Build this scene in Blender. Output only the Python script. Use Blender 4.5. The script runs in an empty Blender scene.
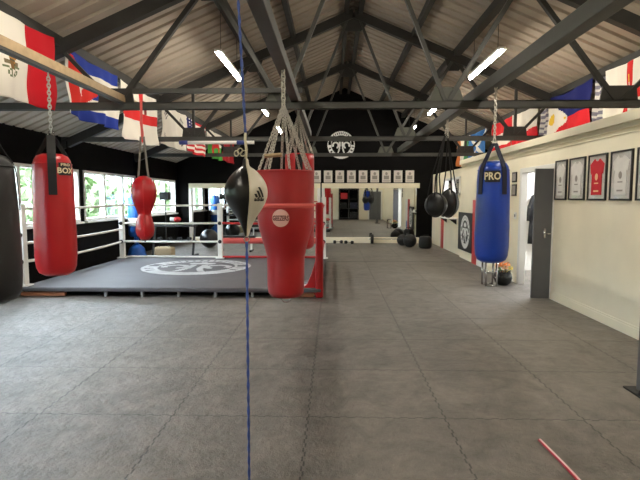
import bpy, bmesh, math, random
from mathutils import Vector, Matrix
random.seed(7)
SC = bpy.context.scene
COL = SC.collection
PI = math.pi
V = Vector

# ------------------------------------------------------------------ materials
def lin(v):
    v /= 255.0
    return v / 12.92 if v <= 0.04045 else ((v + 0.055) / 1.055) ** 2.4
def rgb(r, g, b): return (lin(r), lin(g), lin(b), 1)
MATS = {}
def mat(name, col, rough=0.6, metal=0.0, spec=0.5, noise=0.0, nscale=8.0, bump=0.0, bscale=40.0, coat=0.0, emit=None, estr=0.0):
    if name in MATS: return MATS[name]
    m = bpy.data.materials.new(name); m.use_nodes = True
    nt = m.node_tree; b = nt.nodes['Principled BSDF']
    c = rgb(*col)
    b.inputs['Base Color'].default_value = c
    b.inputs['Roughness'].default_value = rough
    b.inputs['Metallic'].default_value = metal
    b.inputs['Specular IOR Level'].default_value = spec
    b.inputs['Coat Weight'].default_value = coat
    if noise or bump:
        tc = nt.nodes.new('ShaderNodeTexCoord')
    if noise:
        n = nt.nodes.new('ShaderNodeTexNoise'); n.inputs['Scale'].default_value = nscale; n.inputs['Detail'].default_value = 5
        r = nt.nodes.new('ShaderNodeMapRange')
        r.inputs['From Min'].default_value = .3; r.inputs['From Max'].default_value = .7
        r.inputs['To Min'].default_value = 1 - noise; r.inputs['To Max'].default_value = 1 + noise
        h = nt.nodes.new('ShaderNodeHueSaturation'); h.inputs['Color'].default_value = c
        nt.links.new(tc.outputs['Object'], n.inputs['Vector']); nt.links.new(n.outputs['Fac'], r.inputs['Value'])
        nt.links.new(r.outputs['Result'], h.inputs['Value']); nt.links.new(h.outputs['Color'], b.inputs['Base Color'])
    if bump:
        n2 = nt.nodes.new('ShaderNodeTexNoise'); n2.inputs['Scale'].default_value = bscale; n2.inputs['Detail'].default_value = 4
        bp = nt.nodes.new('ShaderNodeBump'); bp.inputs['Strength'].default_value = bump; bp.inputs['Distance'].default_value = .02
        nt.links.new(tc.outputs['Object'], n2.inputs['Vector']); nt.links.new(n2.outputs['Fac'], bp.inputs['Height'])
        nt.links.new(bp.outputs['Normal'], b.inputs['Normal'])
    if emit:
        b.inputs['Emission Color'].default_value = rgb(*emit); b.inputs['Emission Strength'].default_value = estr
    MATS[name] = m
    return m

M_black = mat('black_paint', (11, 10, 10), .85, spec=.12, noise=.25, nscale=3)
M_cream = mat('cream_paint', (240, 230, 205), .6, noise=.04, nscale=2)
M_white = mat('white_gloss', (232, 230, 224), .45)
M_steel = mat('grey_painted_steel', (62, 62, 58), .5, metal=.2, noise=.12, nscale=6)
M_steeld = mat('dark_painted_steel', (50, 49, 46), .6, metal=.1, spec=.3, noise=.12, nscale=6)
M_gusset = mat('green_grey_plate', (84, 86, 76), .6, metal=.1, noise=.1)
M_timber = mat('pale_timber', (156, 132, 98), .65, noise=.14, nscale=14)
M_wood = mat('brown_timber', (128, 78, 48), .65, noise=.15, nscale=14)
M_roof = mat('taupe_roof_sheet', (160, 149, 134), .55, spec=.3, metal=.12, noise=.1, nscale=1.6)
M_red = mat('red_vinyl', (170, 10, 20), .36, noise=.06, nscale=4, bump=.12, bscale=9)
M_redup = mat('red_leather', (156, 18, 22), .42, noise=.08, nscale=5, bump=.15, bscale=8)
M_redpale = mat('pink_red_webbing', (206, 84, 78), .6)
M_redrope = mat('red_rope_cover', (190, 40, 44), .5)
M_blue = mat('blue_vinyl', (16, 60, 164), .33, noise=.06, nscale=4, bump=.12, bscale=9)
M_navy = mat('navy_webbing', (14, 18, 44), .7)
M_blackvinyl = mat('black_vinyl', (22, 23, 25), .42, noise=.1, nscale=4, bump=.12, bscale=9)
M_web = mat('black_webbing', (18, 17, 18), .8)
M_greyweb = mat('grey_webbing', (120, 114, 106), .8)
M_chain = mat('galvanised_chain', (196, 192, 182), .4, metal=.6)
M_chrome = mat('chrome', (200, 200, 200), .15, metal=1)
M_label = mat('black_label', (16, 15, 16), .5)
M_lettering = mat('cream_lettering', (222, 208, 172), .6)
M_darkletter = mat('dark_red_lettering', (86, 22, 22), .6)
M_disc = mat('pale_pink_print', (214, 164, 150), .55)
M_canvas = mat('dark_grey_canvas', (80, 77, 79), .6, noise=.1, nscale=3, bump=.06, bscale=60)
M_print = mat('white_print', (226, 226, 222), .7, noise=.05)
M_rope = mat('white_rope_cover', (226, 222, 212), .55)
M_bluerope = mat('blue_rope', (62, 84, 150), .7, noise=.2, nscale=80)
M_cord = mat('white_cord', (206, 196, 170), .7)
M_ballw = mat('white_leather', (220, 212, 194), .4, bump=.05)
M_ballb = mat('black_leather', (16, 16, 16), .3, bump=.05)
M_logo = mat('charcoal_print', (44, 44, 44), .6)
M_door = mat('grey_door_paint', (92, 92, 94), .5, noise=.05)
M_frame = mat('black_frame', (28, 26, 25), .45)
M_mount = mat('white_card', (206, 202, 196), .7)
M_jersey = mat('white_jersey', (216, 212, 206), .8, noise=.05, nscale=12)
M_jred = mat('red_jersey', (196, 24, 40), .8, noise=.06, nscale=12)
M_rubber = mat('black_rubber', (20, 20, 21), .6, noise=.15)
M_coat = mat('black_cloth', (18, 18, 20), .9, bump=.2, bscale=12)
M_leaf = mat('green_leaf', (60, 110, 40), .6)
M_hedge = mat('hedge_leaf', (104, 124, 82), .7, noise=.3, nscale=1.2)
M_grey = mat('mid_grey', (130, 130, 130), .5)
M_bluecloth = mat('bright_blue_vinyl', (40, 100, 190), .45)
M_orange = mat('orange_petal', (232, 140, 62), .7)
M_peach = mat('peach_petal', (236, 184, 140), .7)
M_yellow = mat('yellow_petal', (236, 216, 96), .7)
M_pot = mat('black_glazed_pot', (22, 26, 24), .25)
M_paper = mat('pale_paper', (216, 208, 200), .8)
M_ink = mat('grey_ink', (150, 142, 136), .8)
M_tape = mat('blue_tape', (44, 56, 120), .5)
M_tarmac = mat('tarmac', (120, 120, 118), .9)
M_tube = mat('lit_tube', (255, 250, 240), .5, emit=(255, 246, 230), estr=58)
M_tubecool = mat('lit_side_room_tube', (255, 250, 240), .5, emit=(238, 244, 255), estr=90)
M_stickw = mat('pale_pink_plastic', (236, 196, 192), .4)
M_stickr = mat('red_plastic', (170, 30, 50), .4)

def glass_mat():
    m = bpy.data.materials.new('clear_glass'); m.use_nodes = True
    nt = m.node_tree; nt.nodes.clear()
    o = nt.nodes.new('ShaderNodeOutputMaterial'); t = nt.nodes.new('ShaderNodeBsdfTransparent'); g = nt.nodes.new('ShaderNodeBsdfGlossy')
    g.inputs['Roughness'].default_value = .02
    lw = nt.nodes.new('ShaderNodeLayerWeight'); lw.inputs['Blend'].default_value = .5
    pw = nt.nodes.new('ShaderNodeMath'); pw.operation = 'POWER'; pw.inputs[1].default_value = 4; nt.links.new(lw.outputs['Facing'], pw.inputs[0])
    f = nt.nodes.new('ShaderNodeMath'); f.operation = 'MULTIPLY_ADD'; f.inputs[1].default_value = .5; f.inputs[2].default_value = .02; nt.links.new(pw.outputs[0], f.inputs[0])
    mx = nt.nodes.new('ShaderNodeMixShader')
    nt.links.new(f.outputs[0], mx.inputs[0]); nt.links.new(t.outputs[0], mx.inputs[1]); nt.links.new(g.outputs[0], mx.inputs[2])
    nt.links.new(mx.outputs[0], o.inputs['Surface'])
    return m
M_glass = glass_mat()
def mirror_mat():
    m = bpy.data.materials.new('mirror_silver'); m.use_nodes = True
    b = m.node_tree.nodes['Principled BSDF']
    b.inputs['Base Color'].default_value = (.72, .74, .72, 1); b.inputs['Metallic'].default_value = 1; b.inputs['Roughness'].default_value = .02
    return m
M_mirror = mirror_mat()

def floor_mat():
    m = bpy.data.materials.new('rubber_mat_floor'); m.use_nodes = True
    nt = m.node_tree; b = nt.nodes['Principled BSDF']; L = nt.links
    tc = nt.nodes.new('ShaderNodeTexCoord'); sp = nt.nodes.new('ShaderNodeSeparateXYZ'); L.new(tc.outputs['Object'], sp.inputs[0])
    def math_(op, a, bb=None):
        n = nt.nodes.new('ShaderNodeMath'); n.operation = op
        for i, v in enumerate((a, bb)):
            if v is None: continue
            if isinstance(v, (int, float)): n.inputs[i].default_value = v
            else: L.new(v, n.inputs[i])
        return n.outputs[0]
    X, Y = sp.outputs[0], sp.outputs[1]
    def seam(a, off, other):
        w = math_('MULTIPLY', math_('SIGN', math_('SINE', math_('MULTIPLY', other, 2 * PI / .11))), .006)
        s = math_('ADD', math_('ADD', a, -off + 50.0), w)
        fr = math_('FRACT', s)
        d = math_('MINIMUM', fr, math_('SUBTRACT', 1.0, fr))
        return math_('LESS_THAN', d, .006)
    sm = math_('MAXIMUM', seam(X, -.18, Y), seam(Y, 3.47, X))
    lane = math_('MULTIPLY', math_('LESS_THAN', math_('ABSOLUTE', math_('ADD', Y, -12.3)), .035), math_('GREATER_THAN', X, -.15))
    sm = math_('MAXIMUM', sm, math_('MULTIPLY', lane, 1.4))
    # per-mat tone, fine speckle and scuffs
    wn = nt.nodes.new('ShaderNodeTexWhiteNoise'); wn.noise_dimensions = '2D'
    cb = nt.nodes.new('ShaderNodeCombineXYZ')
    L.new(math_('FLOOR', math_('ADD', X, .18)), cb.inputs[0]); L.new(math_('FLOOR', math_('ADD', Y, -3.47)), cb.inputs[1]); L.new(cb.outputs[0], wn.inputs['Vector'])
    n1 = nt.nodes.new('ShaderNodeTexNoise'); n1.inputs['Scale'].default_value = 1.3; n1.inputs['Detail'].default_value = 8; n1.inputs['Roughness'].default_value = .68
    n2 = nt.nodes.new('ShaderNodeTexNoise'); n2.inputs['Scale'].default_value = 7; n2.inputs['Detail'].default_value = 6; n2.inputs['Roughness'].default_value = .7
    L.new(tc.outputs['Object'], n1.inputs['Vector']); L.new(tc.outputs['Object'], n2.inputs['Vector'])
    val = math_('ADD', math_('MULTIPLY', n1.outputs['Fac'], .95), math_('MULTIPLY', n2.outputs['Fac'], .75))
    n3 = nt.nodes.new('ShaderNodeTexNoise'); n3.inputs['Scale'].default_value = 3.2; n3.inputs['Detail'].default_value = 9; n3.inputs['Roughness'].default_value = .75; n3.inputs['Distortion'].default_value = .8
    L.new(tc.outputs['Object'], n3.inputs['Vector'])
    n4 = nt.nodes.new('ShaderNodeTexNoise'); n4.inputs['Scale'].default_value = .55; n4.inputs['Detail'].default_value = 4
    L.new(tc.outputs['Object'], n4.inputs['Vector'])
    val = math_('ADD', val, math_('MULTIPLY', math_('SUBTRACT', n3.outputs['Fac'], .5), 1.9))
    val = math_('ADD', val, math_('MULTIPLY', math_('SUBTRACT', n4.outputs['Fac'], .5), .9))
    val = math_('MAXIMUM', math_('ADD', val, math_('MULTIPLY', wn.outputs['Value'], .12)), .25)
    val = math_('ADD', val, .08)
    val = math_('MULTIPLY', val, math_('SUBTRACT', 1.0, math_('MULTIPLY', sm, .68)))
    mx = nt.nodes.new('ShaderNodeMix'); mx.data_type = 'RGBA'; mx.blend_type = 'MULTIPLY'; mx.inputs['Factor'].default_value = 1
    mx.inputs['A'].default_value = rgb(110, 104, 97)
    cc = nt.nodes.new('ShaderNodeCombineColor')
    for i in range(3): L.new(val, cc.inputs[i])
    L.new(cc.outputs[0], mx.inputs['B']); L.new(mx.outputs['Result'], b.inputs['Base Color'])
    rr = nt.nodes.new('ShaderNodeMapRange'); rr.inputs['To Min'].default_value = .34; rr.inputs['To Max'].default_value = .62
    L.new(n1.outputs['Fac'], rr.inputs['Value']); L.new(rr.outputs['Result'], b.inputs['Roughness'])
    b.inputs['Specular IOR Level'].default_value = .45
    bp = nt.nodes.new('ShaderNodeBump'); bp.inputs['Strength'].default_value = .8; bp.inputs['Distance'].default_value = .03
    h = math_('SUBTRACT', n2.outputs['Fac'], math_('MULTIPLY', sm, .6))
    L.new(h, bp.inputs['Height']); L.new(bp.outputs['Normal'], b.inputs['Normal'])
    return m
M_floor = floor_mat()

def dye_mat():
    m = bpy.data.materials.new('dyed_flag_cloth'); m.use_nodes = True
    nt = m.node_tree; b = nt.nodes['Principled BSDF']
    a = nt.nodes.new('ShaderNodeAttribute'); a.attribute_name = 'dye'
    nt.links.new(a.outputs['Color'], b.inputs['Base Color'])
    b.inputs['Roughness'].default_value = .85; b.inputs['Specular IOR Level'].default_value = .2
    return m
M_dye = dye_mat()

# ------------------------------------------------------------------ mesh building
class B:
    def __init__(s): s.bm = bmesh.new()
    def face(s, pts):
        vs = [s.bm.verts.new(p) for p in pts]
        return s.bm.faces.new(vs)
    def hexa(s, p):  # 8 points: bottom 4, top 4
        v = [s.bm.verts.new(q) for q in p]
        for f in ((0, 3, 2, 1), (4, 5, 6, 7), (0, 1, 5, 4), (1, 2, 6, 5), (2, 3, 7, 6), (3, 0, 4, 7)):
            s.bm.faces.new([v[i] for i in f])
        return s
    def box(s, lo, hi):
        x0, y0, z0 = lo; x1, y1, z1 = hi
        return s.hexa([(x0, y0, z0), (x1, y0, z0), (x1, y1, z0), (x0, y1, z0), (x0, y0, z1), (x1, y0, z1), (x1, y1, z1), (x0, y1, z1)])
    def cbox(s, c, d, rz=0):
        M = Matrix.Translation(c) @ Matrix.Rotation(rz, 4, 'Z')
        x, y, z = d[0] / 2, d[1] / 2, d[2] / 2
        return s.hexa([M @ V(q) for q in ((-x, -y, -z), (x, -y, -z), (x, y, -z), (-x, y, -z), (-x, -y, z), (x, -y, z), (x, y, z), (-x, y, z))])
    def bar(s, a, b, w, h, up=(0, 0, 1)):
        a, b = V(a), V(b); d = (b - a).normalized(); up = V(up)
        if abs(d.dot(up)) > .98: up = V((0, 1, 0))
        r = d.cross(up).normalized(); u = r.cross(d).normalized()
        r *= w / 2; u *= h / 2
        return s.hexa([a - r - u, a + r - u, b + r - u, b - r - u, a - r + u, a + r + u, b + r + u, b - r + u])
    def tube(s, pts, r, seg=8, closed=False, rfun=None):
        pts = [V(p) for p in pts]; n = len(pts); rings = []
        prev = None
        for i, p in enumerate(pts):
            if closed: t = (pts[(i + 1) % n] - pts[i - 1]).normalized()
            else: t = (pts[min(i + 1, n - 1)] - pts[max(i - 1, 0)]).normalized()
            if prev is None:
                ref = V((0, 0, 1)) if abs(t.z) < .9 else V((1, 0, 0))
                a = t.cross(ref).normalized()
            else:
                a = (prev - t * prev.dot(t)).normalized()
            prev = a; bb = t.cross(a)
            rr = rfun(i / max(1, n - 1)) if rfun else r
            rings.append([s.bm.verts.new(p + (a * math.cos(2 * PI * k / seg) + bb * math.sin(2 * PI * k / seg)) * rr) for k in range(seg)])
        m = n if closed else n - 1
        for i in range(m):
            A, C = rings[i], rings[(i + 1) % n]
            for k in range(seg):
                s.bm.faces.new((A[k], A[(k + 1) % seg], C[(k + 1) % seg], C[k]))
        if not closed:
            s.bm.faces.new(rings[0][::-1]); s.bm.faces.new(rings[-1])
        return s
    def ring(s, c, R, r, axis=(0, 0, 1), seg=14, rs=6, sx=1.0):
        ax = V(axis).normalized(); a = ax.orthogonal().normalized(); b = ax.cross(a)
        return s.tube([V(c) + a * math.cos(2 * PI * i / seg) * R * sx + b * math.sin(2 * PI * i / seg) * R for i in range(seg)], r, rs, True)
    def chain(s, a, b, link=.034, wire=.0045):
        a, b = V(a), V(b); L = (b - a).length; n = max(2, int(L / (link * .8))); d = (b - a) / L
        u = d.orthogonal().normalized(); w = d.cross(u)
        for i in range(n):
            c = a + d * (L * (i + .5) / n); side = u if i % 2 else w
            hl = L / n * .5 + wire * 1.6
            pts = [c + d * math.cos(2 * PI * k / 8) * hl + side * math.sin(2 * PI * k / 8) * link * .36 for k in range(8)]
            s.tube(pts, wire, 4, True)
        return s
    def lathe(s, prof, c=(0, 0, 0), seg=32, a0=0.0, a1=2 * PI, wob=0.0, closed_ends=True):
        c = V(c); full = abs(a1 - a0 - 2 * PI) < 1e-6; n = seg if full else seg + 1; rings = []
        for j, (r, z) in enumerate(prof):
            row = []
            if r < 1e-5:
                row = [s.bm.verts.new(c + V((0, 0, z)))] * n
            else:
                for i in range(n):
                    a = a0 + (a1 - a0) * i / seg
                    q = r * (1 + wob * (math.sin(a * 3 + z * 9) + math.sin(a * 5 - z * 17) + math.sin(z * 31 + a)) / 3)
                    row.append(s.bm.verts.new(c + V((q * math.cos(a), q * math.sin(a), z))))
            rings.append(row)
        for j in range(len(prof) - 1):
            for i in range(seg):
                k = (i + 1) % n
                f = [rings[j][i], rings[j][k], rings[j + 1][k], rings[j + 1][i]]
                g = []
                for v in f:
                    if v not in g: g.append(v)
                if len(g) > 2:
                    try: s.bm.faces.new(g)
                    except ValueError: pass
        if closed_ends and full:
            if prof[0][0] > 1e-5: s.bm.faces.new(rings[0][::-1])
            if prof[-1][0] > 1e-5: s.bm.faces.new(rings[-1])
        return s
    def ball(s, c, r, seg=16, rings=10, sc=(1, 1, 1)):
        M = Matrix.Translation(c) @ Matrix.Diagonal((r * sc[0], r * sc[1], r * sc[2], 1))
        bmesh.ops.create_uvsphere(s.bm, u_segments=seg, v_segments=rings, radius=1, matrix=M)
        return s
    def prism(s, pts, d):  # polygon of 3-D points swept by vector d
        d = V(d); A = [s.bm.verts.new(V(p)) for p in pts]; C = [s.bm.verts.new(V(p) + d) for p in pts]; n = len(A)
        s.bm.faces.new(A[::-1]); s.bm.faces.new(C)
        for i in range(n): s.bm.faces.new((A[i], A[(i + 1) % n], C[(i + 1) % n], C[i]))
        return s
    def strip(s, pts, side, w, t):  # flat strap through pts, side(i)= width direction, t thickness
        rows = []
        n = len(pts); pts = [V(p) for p in pts]
        for i, p in enumerate(pts):
            tg = (pts[min(i + 1, n - 1)] - pts[max(i - 1, 0)]).normalized()
            sd = V(side(i) if callable(side) else side); sd = (sd - tg * sd.dot(tg)).normalized()
            nn = tg.cross(sd)
            rows.append([s.bm.verts.new(p + sd * (w / 2 * e) + nn * (t / 2 * f)) for e, f in ((-1, -1), (1, -1), (1, 1), (-1, 1))])
        for i in range(n - 1):
            for k in range(4): s.bm.faces.new((rows[i][k], rows[i][(k + 1) % 4], rows[i + 1][(k + 1) % 4], rows[i + 1][k]))
        s.bm.faces.new(rows[0][::-1]); s.bm.faces.new(rows[-1])
        return s
    def build(s, name, m, parent=None, smooth=False, bevel=0.0, solid=0.0):
        bmesh.ops.recalc_face_normals(s.bm, faces=s.bm.faces)
        me = bpy.data.meshes.new(name); s.bm.to_mesh(me); s.bm.free()
        if m: me.materials.append(m)
        if smooth:
            for p in me.polygons: p.use_smooth = True
        o = bpy.data.objects.new(name, me); COL.objects.link(o)
        if bevel:
            md = o.modifiers.new('bevel', 'BEVEL'); md.width = bevel; md.segments = 2; md.limit_method = 'ANGLE'
        if solid:
            md = o.modifiers.new('solid', 'SOLIDIFY'); md.thickness = solid; md.offset = 0
        if parent: adopt(o, parent)
        return o

def adopt(o, parent):
    o.parent = parent
    o.matrix_parent_inverse = world(parent).inverted()
def world(o):
    m = Matrix.LocRotScale(o.location, o.rotation_euler, o.scale)
    return world(o.parent) @ o.matrix_parent_inverse @ m if o.parent else m
def tag(o, label, cat, group=None, kind=None):
    o['label'] = label; o['category'] = cat
    if group: o['group'] = group
    if kind: o['kind'] = kind
    return o
def thing(name, label, cat, loc=(0, 0, 0), group=None):
    o = bpy.data.objects.new(name, None); COL.objects.link(o); o.location = loc; o.empty_display_size = .1
    return tag(o, label, cat, group)
def structure(o, label, cat):
    return tag(o, label, cat, None, 'structure')
def copy_thing(r, loc, label, group=None):
    n = r.copy(); COL.objects.link(n); n.location = loc; n['label'] = label
    if group: n['group'] = group
    for ch in list(r.children):
        c = ch.copy(); COL.objects.link(c); c.parent = n
        for g in list(ch.children):
            d = g.copy(); COL.objects.link(d); d.parent = c
    return n

_dg = None
def text_geo(txt, size):
    cu = bpy.data.curves.new('tmp_text', 'FONT'); cu.body = txt; cu.size = size; cu.align_x = 'CENTER'; cu.align_y = 'CENTER'; cu.resolution_u = 2; cu.offset = size * .025
    o = bpy.data.objects.new('tmp_text', cu); COL.objects.link(o)
    bpy.context.view_layer.update()
    me = bpy.data.meshes.new_from_object(o.evaluated_get(bpy.context.evaluated_depsgraph_get()))
    bm = bmesh.new(); bm.from_mesh(me)
    bmesh.ops.subdivide_edges(bm, edges=[e for e in bm.edges if e.calc_length() > size * .25], cuts=2)
    bmesh.ops.triangulate(bm, faces=bm.faces)
    vs = [tuple(v.co) for v in bm.verts]
    bm.verts.index_update(); fs = [[v.index for v in f.verts] for f in bm.faces]
    bm.free(); bpy.data.objects.remove(o); bpy.data.meshes.remove(me); bpy.data.curves.remove(cu)
    return vs, fs
def text_on(txt, size, mapf, name, m, parent, sx=1.0, solid=.002):
    vs, fs = text_geo(txt, size)
    b = B(); bv = [b.bm.verts.new(mapf(x * sx, y)) for x, y, _ in vs]
    for f in fs:
        try: b.bm.faces.new([bv[i] for i in f])
        except ValueError: pass
    return b.build(name, m, parent, solid=solid)

# ------------------------------------------------------------------ room dimensions (metres)
XL, XR, YB, YF = -5.6, 3.47, 17.55, -1.6     # left wall, right partition, far wall, wall behind the viewer
XE = 6.4                                      # true right wall of the building
RX, RZ, SL = .4, 5.39, .43                    # ridge and roof slope
def roofz(x): return RZ - SL * abs(x - RX)

# ------------------------------------------------------------------ setting
o = B().box((XL - .2, YF - .2, -.1), (XE + .2, YB + .2, 0)).build('floor', M_floor)
structure(o, 'dark grey interlocking rubber mat floor of the gym', 'floor')

# corrugated roof, ribs running down the slope
def roof_slope(sign):
    b = B(); per, dep = .27, .052
    prof = []
    y = YF - .3
    while y < YB + .3:
        prof += [(y, 0), (y + per * .66, 0), (y + per * .74, dep), (y + per * .92, dep)]
        y += per
    x0, x1 = RX, (XL - .25 if sign < 0 else XE + .25)
    A = [b.bm.verts.new((x0, yy, roofz(x0) + .05 + d)) for yy, d in prof]
    C = [b.bm.verts.new((x1, yy, roofz(x1) + .05 + d)) for yy, d in prof]
    for i in range(len(prof) - 1): b.bm.faces.new((A[i], A[i + 1], C[i + 1], C[i]))
    return b
cl = bpy.data.objects.new('ceiling', None); COL.objects.link(cl)
structure(cl, 'pitched roof of taupe ribbed metal sheets over the gym', 'ceiling')
for sg in (-1, 1): roof_slope(sg).build('roof_sheet', M_roof, cl, solid=.01)

# left wall with strip windows
WIN = [(17.3 - 3.3 * k - 3.1, 17.3 - 3.3 * k) for k in range(6)]
WZ0, WZ1 = 1.08, 2.22
wl = B()
wl.box((XL - .2, YF - .2, 0), (XL, YB + .2, WZ0)).box((XL - .2, YF - .2, WZ1), (XL, YB + .2, roofz(XL) + .06))
e = [YB + .2] + [v for w in WIN for v in (w[1], w[0])] + [YF - .2]
for i in range(0, len(e), 2): wl.box((XL - .2, e[i + 1], WZ0), (XL, e[i], WZ1))
structure(wl.build('wall_left', M_black), 'black painted left wall below and above the strip windows', 'wall')
WT = ['beside the far corner', 'behind the red double-end bag', 'behind the red heavy bag', 'behind the black heavy bag', 'near the viewer', 'nearest the viewer']
for k, (a, c) in enumerate(WIN):
    w = bpy.data.objects.new('window_%d' % (k + 1), None); COL.objects.link(w); w.location = (XL, (a + c) / 2, WZ0)
    structure(w, 'white framed strip window ' + WT[k], 'window')
    f = B(); x0, x1 = XL - .14, XL + .02; t = .06
    f.box((x0, a, WZ0), (x1, c, WZ0 + t)).box((x0, a, WZ1 - t), (x1, c, WZ1)).box((x0, a, WZ0 + t), (x1, a + t, WZ1 - t)).box((x0, c - t, WZ0 + t), (x1, c, WZ1 - t))
    for j in (1, 2):
        ym = a + (c - a) * j / 3
        f.box((x0 + .02, ym - .04, WZ0 + t), (x1 - .01, ym + .04, WZ1 - t))
    f.build('window_frame', M_white, w)
    for j in range(3):
        ya, yb = a + (c - a) * j / 3 + .03, a + (c - a) * (j + 1) / 3 - .03
        B().box((XL - .09, ya, WZ0 + t), (XL - .084, yb, WZ1 - t)).build('pane', M_glass, w)
    B().box((XL - .02, a - .02, WZ0 - .04), (XL + .1, c + .02, WZ0)).build('window_sill', M_white, w)

# far gable wall, viewer-side wall
def gable(y0, y1):
    return B().prism([(XL - .2, y0, 0), (XE + .2, y0, 0), (XE + .2, y0, roofz(XE) + .04), (RX, y0, RZ + .06), (XL - .2, y0, roofz(XL) + .04)], (0, y1 - y0, 0))
structure(gable(YB, YB + .2).build('wall_back', M_black), 'black painted gable wall at the far end', 'wall')
structure(gable(YF - .2, YF).build('wall_front', M_cream), 'pale wall behind the viewer', 'wall')

# right partition with doorway and an internal window
PT = 2.58
DY0, DY1, DZ = 7.87, 9.15, 2.07
IY0, IY1, IZ0, IZ1 = 13.75, 15.7, 1.68, 2.2
p = B()
p.box((XR, YF, 0), (XR + .08, DY0, PT)).box((XR, DY0, DZ), (XR + .08, DY1, PT)).box((XR, DY1, 0), (XR + .08, 13.4, PT))
p.box((XR + .06, 13.4, 0), (XR + .16, YB, IZ0)).box((XR + .06, 13.4, IZ1), (XR + .16, YB, 2.42)).box((XR + .06, 13.4, IZ0), (XR + .16, IY0, IZ1)).box((XR + .06, IY1, IZ0), (XR + .16, YB, IZ1))
structure(p.build('wall_right', M_cream), 'cream painted partition wall on the right with a doorway', 'wall')
structure(B().box((XE, YF, 0), (XE + .2, YB, roofz(XE) + .06)).build('wall_side_room', M_white), 'outer wall of the side rooms behind the partition', 'wall')
c2 = B().box((XR + .08, YF, PT - .1), (XE, 13.4, PT)).box((XR + .16, 13.4, 2.32), (XE, YB, 2.42))
structure(c2.build('ceiling_side_room', M_cream), 'flat ceiling over the side rooms behind the partition', 'ceiling')
structure(B().box((XR + .08, 10.95, 0), (XE, 11.05, PT - .1)).build('wall_side_room_end', M_white), 'white end wall seen through the doorway', 'wall')
structure(B().box((XR + .08, 6.6, 0), (XE, 6.7, PT - .1)).build('wall_side_room_near', M_white), 'near wall of the bright side room', 'wall')
t1 = B().box((XR - .07, YF, PT - .10), (XR, 13.4, PT + .02)).box((XR - .035, YF, PT - .16), (XR, 13.4, PT - .10)).box((XR - .015, YF, PT - .22), (XR, 13.4, PT - .205))
structure(t1.build('trim_1', M_cream, bevel=.006), 'cream moulding along the top of the right partition', 'trim')
d = B()
for a, c in ((YF, DY0 - .08), (DY1 + .08, 13.4)): d.box((XR - .018, a, 0), (XR, c, .11)).box((XR - .01, a, .11), (XR, c, .135))
structure(d.build('baseboard_right', M_cream), 'cream skirting board along the right partition', 'baseboard')
d = B().box((XR - .02, DY0 - .07, 0), (XR + .1, DY0 + .015, DZ + .07)).box((XR - .02, DY1 - .015, 0), (XR + .1, DY1 + .07, DZ + .07)).box((XR - .02, DY0 + .015, DZ - .015), (XR + .1, DY1 - .015, DZ + .07))
structure(d.build('trim_2', M_white, bevel=.005), 'white architrave around the open doorway', 'trim')
w = bpy.data.objects.new('window_7', None); COL.objects.link(w); w.location = (XR, 14.7, IZ0); structure(w, 'small internal window in the far right partition', 'window')
f = B(); t = .05
f.box((XR + .03, IY0, IZ0), (XR + .17, IY1, IZ0 + t)).box((XR + .03, IY0, IZ1 - t), (XR + .17, IY1, IZ1)).box((XR + .03, IY0, IZ0), (XR + .17, IY0 + t, IZ1)).box((XR + .03, IY1 - t, IZ0), (XR + .17, IY1, IZ1)).box((XR + .03, 14.7, IZ0), (XR + .17, 14.76, IZ1))
f.build('window_frame', M_white, w); B().box((XR + .1, IY0 + t, IZ0 + t), (XR + .105, IY1 - t, IZ1 - t)).build('pane', M_glass, w)

# side room lamps
def side_lamp(x, y, z, lab):
    r = thing('ceiling_light', lab, 'light', (x, y, z), 'side room ceiling lights')
    B().box((x - .08, y - .75, z - .04), (x + .08, y + .75, z)).build('housing', M_white, r)
    B().box((x - .06, y - .73, z - .07), (x + .06, y + .73, z - .04)).build('diffuser', M_tubecool, r)
side_lamp(4.6, 9.4, PT - .1, 'tube light in the bright room behind the doorway')
side_lamp(4.6, 14.6, 2.32, 'tube light in the room behind the small internal window')

# outside
structure(B().box((-60, -40, -.25), (XL - .2, 70, -.12)).build('ground_outside', M_tarmac), 'grey ground outside the left windows', 'ground')
hb = B()
for i in range(15000):
    y = random.uniform(-6, 52); z = random.uniform(0, 2.9 + .9 * math.sin(y * .7) + .5 * math.sin(y * 1.9)); x = -11.2 + random.gauss(0, .5)
    s_ = random.uniform(.18, .38); n = V((random.uniform(.2, 1), random.uniform(-1, 1), random.uniform(-.4, 1))).normalized(); a = n.orthogonal().normalized(); c = n.cross(a)
    P = V((x, y, z)); hb.face([P - a * s_, P - c * s_ * .5, P + a * s_, P + c * s_ * .5])
tag(hb.build('hedge', M_hedge), 'green hedge outside the left windows', 'hedge', None, 'stuff')

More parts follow.
